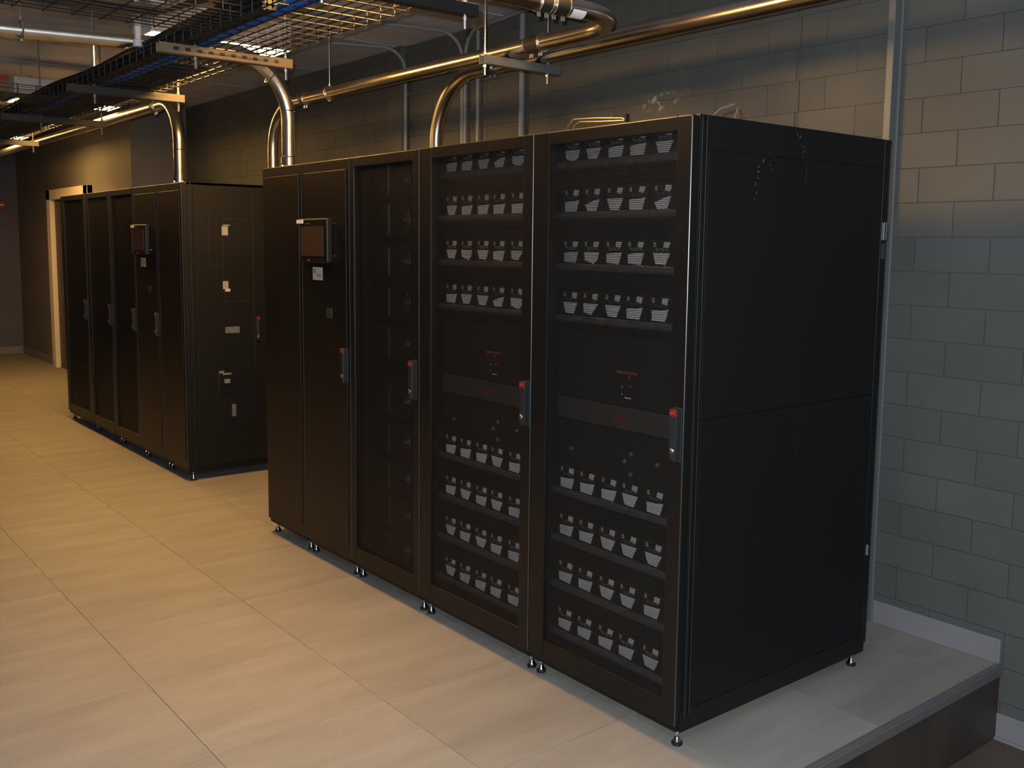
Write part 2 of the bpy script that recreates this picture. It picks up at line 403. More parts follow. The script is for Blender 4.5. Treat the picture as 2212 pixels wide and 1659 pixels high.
def handle(door, x, z=1.02, cap=True):
    h_ = MB().prism([(x - .015, z - .072), (x + .010, z - .082), (x + .015, z + .082), (x - .015, z + .082)], -.024, -.004)
    h_.box(x - .018, x + .017, -.004, .001, z - .085, z + .085)
    ho = h_.obj('handle', handle_m, door, bevel=.003)
    c = MB().box(x - .0145, x + .0145, -.0262, -.0235, z + .058, z + .081).obj('red_cap', red, ho, bevel=.001)
    text('lettering', 'APC', .0135, cap_ink, c, (x, -.0264, z + .0695), FRONT, shear=.2, depth=.0002)
    k = MB().lathe((x - .002, -.022, z - .048), [(.0085, 0), (.0085, .005), (.006, .0075)], 16, 'y').obj('lock', brass, ho, True)
    return ho
def letters(parent, x, y, z, size, m, nm='lettering'):
    return text(nm, 'APC', size, m, parent, (x, y, z), FRONT, shear=.25, bold=size * .02)
def highlight_bead(d, z0, z1):  # bead added to draw the flash highlight along the door edge
    MB().tube([(-.0022, .0015, z0 + .004), (-.0022, .0015, z1 - .004)], .0028, 10).obj('highlight_bead', highlight_edge, d, True)
def perf_door(root, w_, h=H, lb=.085, rb=.06, hz=1.02, hx=-.022):
    z0, z1 = ZB + .022, h - .004
    m = MB().box(-w_ + .003, -w_ + lb, 0, .032, z0, z1).box(-rb, -.001, 0, .032, z0, z1)
    m.box(-w_ + lb, -rb, 0, .032, z0, z0 + .075).box(-w_ + lb, -rb, 0, .032, z1 - .045, z1)
    d = m.obj('door', black, root, bevel=.0035)
    sk = MB()
    for q in range(3):
        yy = .010 + q * .0016; n = len(sk.v)
        sk.v += [(-w_ + lb - .002, yy, z0 + .073), (-rb + .002, yy, z0 + .073), (-rb + .002, yy, z1 - .043), (-w_ + lb - .002, yy, z1 - .043)]; sk.f.append((n, n + 1, n + 2, n + 3))
    p = sk.obj('perforated_sheet', perf, d)
    highlight_bead(d, z0, z1)
    handle(d, hx, hz)
    return d
def solid_door(root, w_, h=H, with_handle=True, hx=-.045):
    z0, z1 = ZB + .022, h - .004
    d = MB().box(-w_ + .003, -.001, 0, .03, z0, z1).obj('door', black, root, bevel=.0035)
    MB().box(-w_ + .03, -.03, -.003, .001, z0 + .06, z1 - .05).obj('door_panel', black, d, bevel=.0025)
    highlight_bead(d, z0, z1)
    if with_handle: handle(d, hx)
    return d

def side_details(root, h=H):
    """the exposed end: post, two lift-off panels with latches, plinth"""
    MB().box(0, .004, .040, .0535, ZB + .03, h - .001).obj('corner_post', black, root, bevel=.0018)
    MB().box(0, .005, .060, .068, ZB + .05, h - .001).obj('post_lip', black, root, bevel=.0022)
    MB().box(0, .003, .068, 1.035, 1.889, h - .003).obj('header_strip', black_side, root, bevel=.001)
    MB().tube([(.0035, .0405, ZB + .04), (.0035, .0405, h - .003)], .0016, 8).obj('highlight_bead', highlight_edge, root, True)  # added beads, bright highlight lines on the post edges
    MB().tube([(.0045, .0608, ZB + .05), (.0045, .0608, h - .003)], .0015, 8).obj('highlight_bead', highlight_edge, root, True)
    up = MB().box(0, .0045, .072, 1.030, 1.0625, 1.884).obj('side_panel', black_side, root, bevel=.0012)
    lo = MB().box(0, .0045, .072, 1.030, .132, 1.0585).obj('side_panel', black_side, root, bevel=.0016)
    for p, (yy, za, zb_) in ((up, (.577, 1.805, 1.880)), (lo, (.588, .866, .945))):
        MB().box(.0045, .0068, yy - .017, yy, za, zb_).obj('latch', black, p, bevel=.0014)
    MB().box(-.002, .002, .02, D - .02, ZB, .126).obj('plinth', black, root, bevel=.0015)
    MB().box(0, .004, 1.036, 1.044, ZB + .05, h - .003).obj('rear_post_lip', black, root, bevel=.0018)
    return up, lo

def battery_cabinet(name, x, y, w_, label, seed, h=H, detail=True):
    r = empty(name, (x, y, 0), label, 'server rack', 'racks of the two rows')
    shell(r, w_, h); feet(r, w_)
    d = perf_door(r, w_, h)
    if detail:
        for zc in BARZ:                       # grey shelf-front bars with gaps
            for k in range(-1, 6):
                a = -.6465 + k * .1095 + .006; b_ = a + .1015
                a = max(a, -w_ + .055); b_ = min(b_, -.045)
                if b_ - a < .02: continue
                o = MB().tube([(a, .075, zc), (a + .004, .070, zc), (b_ - .004, .070, zc), (b_, .075, zc)], .0135, 10).obj('shelf_bar', bar_m, r, True)
            sh = MB().box(-w_ + .05, -.05, .085, .8, zc - .018, zc - .012).obj('shelf', black_in, r)
        bz = MB().box(-w_ + .06, -.05, .078, .09, .978, 1.055).obj('bezel', bezel_m, r, bevel=.002)
        bz['label'] = 'brown grey bezel strip with red lettering'
        letters(bz, -.357, .0765, 1.011, .036, red_d)
        MB().box(-w_ + .06, -.05, .080, .6, 1.06, 1.29).obj('controller_front', black_in, r, bevel=.002)
        cp = MB().box(-.372, -.272, .073, .081, 1.085, 1.178).obj('control_panel', black, r, bevel=.002)
        MB().box(-.372, -.272, .0722, .0735, 1.170, 1.178).obj('red_strip', red_d, cp)
        for q, (dx, dz) in enumerate(((-.03, .045), (.012, .03), (-.02, -.005), (.018, .0), (-.02, -.03))):
            MB().box(-.322 + dx - .003, -.322 + dx + .003, .0715, .0732, 1.13 + dz - .003, 1.13 + dz + .003).obj('indicator', (led_g, led_r)[q % 2], cp)
        MB().box(-.330, -.300, .0722, .0732, 1.088, 1.091).obj('label_strip', white_l, cp)
        MB().box(-w_ + .06, -.05, .085, .6, .80, .97).obj('breaker_front', black_in, r, bevel=.002)
        for (dx, dz) in ((-.30, .90), (-.33, .87), (-.30, .83), (-.60, .87), (-.18, .885)):
            MB().lathe((dx, .083, dz), [(.007, 0), (.007, .006), (.004, .009)], 10, 'y').obj('connector', greyp, r, True)
    return r
BARZ = [1.876, 1.700, 1.521, 1.339, .706, .528, .350, .170]
XN = [0, -.737, -1.480, -2.071, -2.555, -3.013]

r1 = battery_cabinet('battery_cabinet', XN[0], 0, .737, 'nearest black cabinet of the front row, its plain side facing the step', 1)
side_details(r1)
hg = MB().box(-.001, .008, 1.060, 1.072, 1.628, 1.694).obj('hinge', chrome, r1, bevel=.001)
MB().box(-.001, .006, 1.062, 1.068, 1.56, 1.615).obj('hinge', highlight_edge, r1)
MB().box(-.001, .006, 1.052, 1.058, .440, .480).obj('hinge', greyp, r1)
# dusty residue on the side of the near cabinet
sm = MB()
def blot(pts, r):
    for i in range(len(pts) - 1):
        (ya, za), (yb, zb) = pts[i], pts[i + 1]
        for q in range(5):
            f = q / 5; yc = ya + (yb - ya) * f + random.uniform(-1, 1) * r; zc = za + (zb - za) * f + random.uniform(-1, 1) * r
            s_ = r * random.uniform(.15, .55); n = len(sm.v)
            k = 6
            for t_ in range(k):
                an = 2 * math.pi * t_ / k; rr = s_ * random.uniform(.5, 1.2)
                sm.v.append((.0052, yc + rr * math.cos(an), zc + rr * 1.5 * math.sin(an)))
            sm.f.append(tuple(n + t_ for t_ in range(k)))
blot([(.30, 1.80), (.315, 1.85), (.35, 1.885), (.42, 1.905)], .006)
blot([(.37, 1.86), (.375, 1.84)], .005); blot([(.30, 1.80), (.30, 1.74)], .005)
blot([(.50, 1.975), (.53, 1.95), (.55, 1.915), (.53, 1.895)], .006); blot([(.545, 1.97), (.55, 1.93)], .004)
sm.obj('tape_residue', smear, r1)

r2 = battery_cabinet('battery_cabinet', XN[1], 0, .743, 'second black mesh-door battery cabinet from the step, between the nearest and third cabinets', 2)

# batteries: one prototype, then copies
lab_variants = [
    [(-.037, .048), (-.024, .012), (.018, .008), (.038, .048)],
    [(-.037, .048), (-.033, .018), (.012, .006), (.030, .020), (.038, .047)],
    [(-.036, .042), (-.034, .010), (.024, .007), (.038, .048)],
    [(-.036, .048), (-.034, .016), (.004, .010), (.038, .048)],
    [(-.036, .030), (-.022, .008), (.020, .010), (.036, .048), (.010, .046)],
]
def rev(p): return list(p)
bat_body = MB().box(-.0515, .0515, .0, .55, -.009, .092).mesh('casing', black_in)
bat_lab = [MB().prism(v, -.0014, .0002).mesh('label_plate', white_l) for v in lab_variants]
bat_patch = MB().prism([(.008, .066), (.032, .064), (.037, .083), (.012, .084)], -.0014, .0002).mesh('label_patch', white_l)
bat_mark = MB().box(-.034, -.024, -.0014, .0002, .067, .083).mesh('warning_mark', yellow)
tx = MB()
for row, zz in enumerate((.0545, .060)):
    for q in range(11): 
        if (q * 7 + row * 3) % 4: tx.box(-.026 + q * .0052, -.0225 + q * .0052, -.0012, .0002, zz, zz + .003)
bat_text = tx.mesh('printed_line', mat('grey_green_print', (.22, .30, .27), .6))
bat_grip = MB().box(-.012, .006, -.008, .0, .070, .080).mesh('grip', black)
rowname = ['top', 'second', 'third', 'fourth', 'fifth', 'sixth', 'seventh', 'bottom']
posname = ['leftmost', 'second from left', 'third from left', 'third from right', 'second from right', 'rightmost']
CX = [-.635, -.528, -.417, -.314, -.199, -.098]
proto = None
for ci, (root, cabn) in enumerate(((r1, 'nearest cabinet'), (r2, 'second nearest cabinet'))):
    x0 = XN[ci]
    for ri, zc in enumerate(BARZ):
        for k in range(6):
            if proto is None:
                b0 = empty('battery_module', (0, 0, 0), None, 'battery')
                inst('casing', bat_body, b0)
                inst('label_plate', bat_lab[0], b0); inst('label_patch', bat_patch, b0); inst('warning_mark', bat_mark, b0)
                inst('printed_line', bat_text, b0); inst('grip', bat_grip, b0)
                proto = b0; b = b0
            else: b = copy_tree(proto)
            zz = zc + .0065 - (.006 if ri > 3 else .0)
            b.location = (x0 + CX[k] - (.006 if ci else 0), .094, zz)
            v = random.choice([0, 0, 0, 1, 2, 2, 3, 4]) if ri < 4 else random.choice([2, 2, 0])
            for c in b.children:
                if c.name.startswith('label_plate'): c.data = bat_lab[v]
            b['label'] = 'white-labelled battery, %s shelf of the %s, %s' % (rowname[ri], cabn, posname[k])
            b['group'] = 'battery modules behind the mesh doors'

# third cabinet: power modules with round fan guards
def fan_cabinet(name, x, y, w_, label, h=H):
    r = empty(name, (x, y, 0), label, 'server rack', 'racks of the two rows')
    shell(r, w_, h); feet(r, w_); perf_door(r, w_, h, lb=.04, rb=.05, hx=-.035)
    return r
r3 = fan_cabinet('power_module_cabinet', XN[2], 0, -XN[3] + XN[2], 'third black cabinet from the step, round fan guards glinting behind its mesh')
FZ = [1.885, 1.700, 1.515, 1.330, 1.144, .880, .695, .520, .352, .186]
fm = None
for i, z in enumerate(FZ):
    if fm is None:
        p_ = empty('power_module', (0, 0, 0), None, 'power module')
        MB().box(-.535, -.052, .0, .6, -.080, .080).obj('casing', black, p_, bevel=.002)
        g = MB()
        for R in (.068, .052, .036, .020): g.ring((-.275, -.006, 0), (0, 1, 0), R, .0014, 28, 5)
        for a in range(4):
            an = math.pi / 4 + a * math.pi / 2
            g.tube([(-.275 + .012 * math.cos(an), -.006, .012 * math.sin(an)), (-.275 + .072 * math.cos(an), -.006, .072 * math.sin(an))], .0013, 5)
        gg = g.obj('fan_guard', mat('dark_chrome_wire', (.13, .13, .14), .3, metal=1), p_, True)
        MB().lathe((-.275, -.003, 0), [(.012, 0), (.012, .006), (.008, .009)], 14, 'y').obj('fan_hub', black, gg, True)
        MB().box(-.3965, -.3935, -.004, .0, -.062, .066).obj('edge_strip', mat('bright_strip', (.55, .55, .6), .28, metal=1), p_)
        for sx in (-.355, -.195):
            MB().lathe((sx, 0, -.001), [(.004, 0), (.003, .003)], 10, 'y').obj('screw', chrome, p_, True)
        fm = p_; o = p_
    else: o = copy_tree(fm)
    o.location = (XN[2], .092, z if z < 1.87 else 1.878)
    nth = ['top', 'second', 'third', 'fourth', 'fifth', 'sixth', 'seventh', 'eighth', 'ninth', 'bottom'][i]
    o['label'] = 'black power module with round wire fan guard, %s from the top of the third cabinet' % nth if 0 < i < 9 else 'black power module with round wire fan guard, the %s one in the third cabinet' % nth
    o['group'] = 'power modules behind the third door'

# fourth cabinet: touch display
def display_cabinet(name, x, y, w_, label, h=H):
    r = empty(name, (x, y, 0), label, 'server rack', 'racks of the two rows')
    shell(r, w_, h, False); feet(r, w_); d = solid_door(r, w_, h, True, -.04)
    s = MB().box(-.455, -.158, -.034, -.002, 1.500, 1.712).obj('display', black, r, bevel=.006)
    MB().box(-.428, -.196, -.0352, -.0335, 1.532, 1.676).obj('screen', screen_m, s)
    MB().box(-.4515, -.4435, -.0358, -.0335, 1.510, 1.690).obj('edge_strip', highlight_edge, s)
    MB().box(-.470, -.402, -.0362, -.0338, 1.690, 1.708).obj('sticker', white_l, s)
    MB().box(-.375, -.335, -.0352, -.0338, 1.686, 1.690).obj('printed_mark', greyp, s)
    MB().box(-.352, -.338, -.0355, -.0338, 1.508, 1.515).obj('indicator', led_r, s)
    pp = MB().box(-.362, -.264, -.0055, -.0025, 1.415, 1.478).obj('paper_label', paper, r)
    MB().box(-.355, -.330, -.0062, -.0054, 1.448, 1.468).obj('teal_print', mat('teal_print', (.05, .30, .24), .6), pp)
    MB().box(-.318, -.275, -.0062, -.0054, 1.430, 1.446).obj('pink_print', mat('pink_print', (.42, .22, .22), .6), pp)
    for zz in (1.535, 1.69):
        MB().lathe((-.148, -.002, zz), [(.003, 0), (.003, .003)], 10, 'y').obj('screw', chrome, r, True)
    MB().box(-.23, -.17, -.005, -.002, 1.235, 1.285).obj('plate', mat('dim_grey_plate', (.03, .03, .032), .4), r, bevel=.001)
    return r
r4 = display_cabinet('display_cabinet', XN[3], 0, XN[3] - XN[4], 'fourth black cabinet of the front row, with a framed screen above a small paper label')
r5 = empty('end_cabinet', (XN[4], 0, 0), 'narrow plain black cabinet at the far end of the front row, under two steel tubes', 'server rack', 'racks of the two rows')
shell(r5, XN[4] - XN[5], H, False); feet(r5, XN[4] - XN[5]); solid_door(r5, XN[4] - XN[5], H, False)

# ---- second row, mirrored
Y2 = .055; H2 = 1.982
X2 = [-4.385, -4.842, -5.345, -5.930, -6.600, -7.345]
s1 = empty('end_cabinet', (X2[0], Y2, 0), 'plain black cabinet nearest in the far row, breaker labels on its side', 'server rack', 'racks of the two rows')
shell(s1, X2[0] - X2[1], H2, False); feet(s1, X2[0] - X2[1]); solid_door(s1, X2[0] - X2[1], H2, False)
MB().box(0, .004, .020, .034, ZB + .03, H2 - .004).obj('corner_post', black, s1, bevel=.002)
MB().box(0, .005, .055, .063, ZB + .03, H2 - .004).obj('post_lip', black, s1, bevel=.002)
sd = MB().box(0, .012, .075, 1.04, .10, H2 - .03).obj('side_door', black_side, s1, bevel=.002)
ln = mat('etched_line', (.045, .046, .05), .4)
dl = MB()
dl.box(.012, .0128, .175, .176, 1.44, 1.80).box(.012, .0128, .175, .275, 1.439, 1.4405).box(.012, .0128, .270, .271, 1.20, 1.75).box(.012, .0128, .270, .45, 1.749, 1.7505).box(.012, .0128, .27, .45, 1.20, 1.2015)
dl.box(.012, .0128, .478, .4795, .75, 1.93)
dl.obj('outline', ln, sd)
MB().box(.012, .0135, .262, .305, 1.640, 1.700).obj('breaker_label', mat('grey_white_plate', (.24, .25, .28), .5), sd)
MB().box(.012, .0135, .272, .318, 1.703, 1.711).obj('breaker_label', mat('pale_plate', (.20, .19, .18), .5), sd)
MB().box(.012, .0135, .262, .300, 1.282, 1.335).obj('breaker_label', mat('grey_white_plate', (.24, .25, .28), .5), sd)
MB().box(.012, .0135, .278, .312, 1.266, 1.284).obj('breaker_label', paper, sd)
MB().box(.012, .0135, .272, .372, .985, 1.028).obj('name_plate', mat('grey_plate', (.11, .12, .125), .5), sd)
bw = MB().box(.012, .016, .215, .345, .58, .74).obj('breaker_window', sidepanel_glass, sd, bevel=.003)
MB().box(.016, .0172, .222, .256, .716, .732).box(.016, .0172, .246, .306, .704, .716).obj('printed_label', greyp, bw)
MB().box(.016, .022, .256, .296, .645, .675).obj('breaker_toggle', greyp, bw, bevel=.002)
MB().box(.012, .0165, .306, .336, .415, .500).obj('vent_plate', mat('dim_plate', (.10, .11, .12), .5), sd, bevel=.001)
ho = MB().box(.012, .028, .492, .514, .93, 1.09).obj('handle', handle_m, sd, bevel=.003)
MB().box(.028, .0295, .493, .513, 1.070, 1.088).obj('red_cap', red, ho)
MB().lathe((.028, .5, .955), [(.008, 0), (.008, .004), (.005, .006)], 12, 'x').obj('lock', chrome, ho, True)
s2 = display_cabinet('display_cabinet', X2[1], Y2, X2[1] - X2[2], 'black cabinet with a framed screen in the far row, left of the breaker labels', H2)
s3 = fan_cabinet('power_module_cabinet', X2[2], Y2, X2[2] - X2[3], 'black mesh-door cabinet just left of the screen cabinet in the far row', H2)
s4 = battery_cabinet('battery_cabinet', X2[3], Y2, X2[3] - X2[4], 'black mesh-door cabinet second from the left end of the far row', 3, H2, False)
s5 = battery_cabinet('battery_cabinet', X2[4], Y2, X2[4] - X2[5], 'leftmost black mesh-door cabinet, at the far end of the far row by the door frame', 4, H2, False)

# ------------------------------------------------------------------ luminaires
def luminaire(x, label):
    r = empty('ceiling_luminaire', (x, -.115, 2.665), label, 'light', 'luminaires over the racks')
    h_ = MB().box(-.15, .15, -.385, .385, .0, .15).box(-.155, -.142, -.39, .39, -.007, .0).box(.142, .155, -.39, .39, -.007, .0).box(-.142, .142, -.39, -.377, -.007, .0).box(-.142, .142, .377, .39, -.007, .0)
    h_.obj('housing', white_p, r, bevel=.004)
    MB().box(-.140, .140, -.375, .375, -.010, -.0005).obj('lens', lens_m, r, bevel=.002)
    for yy in (-.3, .3):
        MB().tube([(0, yy, .16), (0, yy, CZ - 2.665)], .004, 6).obj('hanger_rod', zinc, r)
    return r
luminaire(-1.0, 'warm ceiling luminaire over the front row of cabinets, just above the frame')
luminaire(-3.35, 'warm ceiling luminaire glaring above the mesh tray, between the two rows')
luminaire(-6.42, 'warm ceiling luminaire glaring above the far row of cabinets')
luminaire(-9.5, 'farthest warm ceiling luminaire, a string of glints at the left edge')

# ------------------------------------------------------------------ steel tubes
TR = .0365
def coupling(parent, c, axis, L_=.10, label=None):
    c = Vector(c); ax = Vector(axis).normalized()
    cp = MB().tube([c - ax * L_ / 2, c + ax * L_ / 2], TR + .0045, 20).obj('coupling', dark_steel, parent, True)
    for s_ in (-.5, .5):
        MB().ring(c + ax * s_ * L_, ax, TR + .004, .003, 22, 6).obj('band', zinc, cp, True)
    for s_ in (-.42, -.25, .25, .42):
        p = c + ax * s_ * L_
        MB().tube([p + Vector((0, 0, -TR)), p + Vector((0, 0, -TR - .022))], .0045, 8).obj('screw', zinc, cp, True)
    return cp
def tie(parent, c, axis, R=TR):
    return MB().ring(c, axis, R + .002, .0022, 22, 6).obj('tie_band', rubber, parent, True)
def connector(parent, x, y, z):
    m = MB().lathe((x, y, z), [(TR + .012, 0), (TR + .012, .012), (TR + .005, .014), (TR + .005, .055), (TR, .056)], 20)
    o = m.obj('connector', galv, parent, True)
    for dx, dy in ((-.05, 0), (.05, 0), (.02, -.045)):
        MB().lathe((x + dx, y + dy, z), [(.006, 0), (.006, .012), (.003, .014)], 8).obj('screw', zinc, o, True)
    return o
def tube_thing(name, path, label, r=TR, m=None, cat='conduit', group=None):
    root = empty(name, tuple(path[0]), label, cat, group)
    off = Vector(path[0])
    MB().tube([Vector(p) - off for p in path], r, 24).obj('tube', m or galv, root, True)
    return root, off
GRP = 'large steel conduits over the racks'
X_, Y_, Z_ = Vector((1, 0, 0)), Vector((0, 1, 0)), Vector((0, 0, 1))
# rear tube along the wall, dropping to the fourth cabinet
r = .36; xd, yp, zp = -2.77, .95, 2.528
path = [(5.9, yp, zp + .02), (1.2, yp, zp + .01), (-.5, yp, zp), (-1.6, yp, zp)] + arc((xd + r, yp, zp - r), Z_, -X_, r, 14) + [(xd, yp, H + .002)]
p1, o1 = tube_thing('steel_conduit', path, 'rearmost long steel conduit along the wall, bending down to the cabinet tops beside the strut', group=GRP)
connector(p1, *(Vector((xd, yp, H)) - o1))
coupling(p1, Vector((-2.24, yp, zp)) - o1, X_, .06)
# middle tube: comes over the aisle, turns left, runs to the far row
r = .30; xd, yp, zp = -4.50, .75, 2.530; r2 = .26; xc = -1.01
path = [(xc, -5.9, zp), (xc, -2, zp), (xc, yp - r2, zp)] + arc((xc - r2, yp - r2, zp), X_, Y_, r2, 14)[1:] + [(-2.5, yp, zp)] + arc((xd + r, yp, zp - r), Z_, -X_, r, 12) + [(xd, yp, H2 + .002)]
p2, o2 = tube_thing('steel_conduit', path, 'steel conduit with a level ninety degree elbow and a white sticker, near the top centre', group=GRP)
connector(p2, *(Vector((xd, yp, H2)) - o2))
coupling(p2, Vector((xc, .26, zp)) - o2, Y_, .055); coupling(p2, Vector((xc, .34, zp)) - o2, Y_, .07)
coupling(p2, Vector((-1.64, yp, zp)) - o2, X_, .10)
coupling(p2, Vector((-4.0, yp, zp)) - o2, X_, .05)
st = MB()
c_ = Vector((xc, .425, zp)) - o2
for i in range(7):
    a0 = math.radians(200 + i * 14); a1 = math.radians(200 + (i + 1) * 14); n = len(st.v); R = TR + .001
    for an in (a0, a1):
        for yy in (-.035, .035): st.v.append((c_.x - R * math.cos(an), c_.y + yy, c_.z + R * math.sin(an)))
    st.f.append((n, n + 1, n + 3, n + 2))
st.obj('sticker', white_l, p2)
# front tube from the aisle down onto the end cabinet
r = .32; xp, yd, zp = -2.93, .115, 2.56
path = [(xp - .30, -5.9, zp), (xp - .20, -1.2, zp), (xp - .05, yd - r - .2, zp)] + arc((xp, yd - r, zp - r), Z_, Y_, r, 14) + [(xp, yd, H + .002)]
p3, o3 = tube_thing('steel_conduit', path, 'steel conduit crossing the top left and bending down in front onto the end cabinet', group=GRP)
connector(p3, *(Vector((xp, yd, H)) - o3))
tie(p3, Vector((xp, yd, 2.29)) - o3, Z_); tie(p3, Vector((xp, yd, 2.05)) - o3, Z_); tie(p3, Vector((xp, yd - .10, 2.455)) - o3, Vector((0, 1, -.8)))
wv = MB().tube([Vector((xp + .045, yd, 2.0)) - o3, Vector((xp + .047, yd, 2.15)) - o3, Vector((xp + .043, yd, 2.28)) - o3], .0018, 6)
wv.tube([Vector((xp - .045, yd, 2.0)) - o3, Vector((xp - .046, yd, 2.3)) - o3], .0018, 6).obj('ground_wire', galv, p3, True)
# tube of the far row
r = .28; xd, yp, zp = -4.575, .12, 2.525
path = [(-13.1, yp, zp), (-8, yp, zp), (-5.4, yp, zp)] + arc((xd - r, yp, zp - r), Z_, X_, r, 12) + [(xd, yp, H2 + .002)]
p4, o4 = tube_thing('steel_conduit', path, 'steel conduit coming from the far left and bending down onto the far row', group=GRP)
connector(p4, *(Vector((xd, yp, H2)) - o4)); tie(p4, Vector((xd, yp, 2.20)) - o4, Z_); coupling(p4, Vector((-5.0, yp, zp)) - o4, X_, .05)
for q in range(4):
    MB().tube([Vector((xd - .045, yp, 2.03 + q * .04)) - o4, Vector((xd - .062, yp, 2.03 + q * .04)) - o4], .005, 8).obj('screw', zinc, p4, True)

# pipe hangers
def rod(parent, x, y, z0, z1, r=.0048): return MB().tube([(x, y, z0), (x, y, z1)], r, 7).obj('threaded_rod', zinc, parent, True)
def ring_hanger(x, y, z, axis, label):
    h_ = empty('pipe_hanger', (x, y, z), label, 'hanger', 'hangers holding pipes and trays')
    MB().ring((0, 0, 0), axis, TR + .005, .0045, 22, 6).obj('clamp_ring', zinc, h_, True)
    MB().lathe((0, 0, TR + .006), [(.009, 0), (.009, .014), (.006, .016)], 6).obj('nut', zinc, h_, True)
    MB().lathe((0, 0, -TR - .016), [(.012, 0), (.014, .006), (.010, .012)], 12).obj('nut', zinc, h_, True)
    rod(h_, 0, 0, TR + .01, CZ - z)
    return h_
ring_hanger(-3.664, .75, 2.530, X_, 'ring clamp and thin rod holding the conduit left of centre')
ring_hanger(-3.10, -1.13, 2.56, Y_, 'ring clamp and rod holding the conduit at the top left corner')
def trapeze(x, y0, y1, z, rods, label, m=strut_m, zlow=.03, slots=False, rodr=.0048):
    """U-channel 41 mm with its open side up, hung from threaded rods"""
    t = empty('strut_hanger', (x, (y0 + y1) / 2, z), label, 'hanger', 'hangers holding pipes and trays')
    yc = (y0 + y1) / 2; a, b_ = y0 - yc, y1 - yc; hw = .0205
    c = MB().box(-hw, hw, a, b_, -.041, -.0385).box(-hw, -hw + .0025, a, b_, -.0385, 0).box(hw - .0025, hw, a, b_, -.0385, 0)
    c.box(-hw + .0025, -hw + .010, a, b_, -.0025, 0).box(hw - .010, hw - .0025, a, b_, -.0025, 0)
    ch = c.obj('channel', m, t, bevel=.0006)
    if slots:
        yy = a + .06; sme = MB().box(hw, hw + .0006, 0, .022, -.027, -.013).mesh('slot', rubber)
        while yy < b_ - .05: inst('slot', sme, ch, (0, yy, 0)); yy += .05
    for ry in rods:
        rod(t, 0, ry - yc, -.041 - zlow, CZ - z, rodr)
        for zz in (-.055, .003):
            MB().lathe((0, ry - yc, zz), [(.009, 0), (.009, .010)], 6).obj('nut', zinc, t)
    return t
t0 = trapeze(-1.85, .59, 1.07, 2.490, (.61, 1.0), 'grey strut channel carrying two conduits, hung on two rods in front of the wall', zlow=.05)
for yy in (.705, .915):
    MB().box(-.018, -.014, yy - .62 - .21 + .03, yy - .60 - .21 + .03, 0, .05).obj('pipe_clip', mat('brass_plated_clip', (.55, .42, .2), .4, metal=1), t0)

# ------------------------------------------------------------------ wire mesh trays
TZ = 2.43; TY0, TY1 = -.70, -.295; TH = .050
def wire_tray(x0, x1, y0, y1, z, along, label, pitch=.1):
    """mesh tray: lengthwise wires and U-shaped cross wires"""
    tx_ = empty('cable_tray', ((x0 + x1) / 2, (y0 + y1) / 2, z), label, 'cable tray', 'wire mesh trays')
    cx_, cy_ = (x0 + x1) / 2, (y0 + y1) / 2
    if along == 'x':
        L0, L1, W0, W1 = x0 - cx_, x1 - cx_, y0 - cy_, y1 - cy_
        P = lambda l, w_, zz: (l, w_, zz)
    else:
        L0, L1, W0, W1 = y0 - cy_, y1 - cy_, x0 - cx_, x1 - cx_
        P = lambda l, w_, zz: (w_, l, zz)
    lw = MB().tube([P(L0, 0, 0), P(L1, 0, 0)], .0030, 6).mesh('long_wire', wire_m, True)
    n = 8
    spots = [(W0 + (W1 - W0) * i / n, 0) for i in range(n + 1)] + [(W0, TH / 2), (W0, TH), (W1, TH / 2), (W1, TH)]
    for w_, zz in spots: inst('long_wire', lw, tx_, P(0, w_, zz))
    cw = MB().tube([P(0, W0 - .006, TH + .005), P(0, W0 - .006, 0), P(0, W0, -.006), P(0, W1, -.006), P(0, W1 + .006, 0), P(0, W1 + .006, TH + .005)], .0028, 5).mesh('cross_wire', wire_m, True)
    k = int((L1 - L0) / pitch)
    for i in range(k + 1): inst('cross_wire', cw, tx_, P(L0 + i * pitch, 0, 0))
    return tx_
wire_tray(-13.1, -.15, TY0, TY1, TZ, 'x', 'long black wire mesh cable tray running left over the cabinet fronts')
wire_tray(-1.98, -1.55, -5.9, TY0 - .012, TZ, 'y', 'black wire mesh tray crossing the aisle at the top left corner')
wire_tray(-4.70, -4.3, -5.9, TY0 - .012, TZ, 'y', 'black wire mesh tray crossing the aisle beside the second glaring light')
wire_tray(-5.66, -5.3, -5.9, TY0 - .012, TZ - .005, 'y', 'black wire mesh tray crossing the aisle, next one behind the second light')
wire_tray(-7.9, -7.5, -5.9, TY0 - .012, TZ, 'y', 'farthest black wire mesh tray crossing the aisle at the left edge')
ST = mat('tan_galvanised_channel', (.20, .15, .10), .55, metal=.4)
trapeze(-2.24, -.80, -.20, TZ - .009, (-.64, -.225), 'slotted tan strut under the mesh tray above the end cabinet', ST, .05, True, .0065)
trapeze(-.86, -.80, -.17, TZ - .009, (-.76, -.215), 'dark strut with a shiny bolt under the tray at the top centre', rubber, .045, False, .0065)
trapeze(-3.65, -.80, -.18, TZ - .012, (-.66, -.21), 'dark strut hanger under the tray at the near end of the far row', dark_steel, .05, False, .006)
trapeze(-5.25, -.80, -.14, TZ - .012, (-.56, -.17), 'dark strut hanger under the tray below the second glaring light', dark_steel, .05, False, .006)
trapeze(-7.1, -.80, -.16, TZ - .012, (-.62, -.20), 'farthest dark strut hanger under the tray at the left', dark_steel, .05, False, .006)

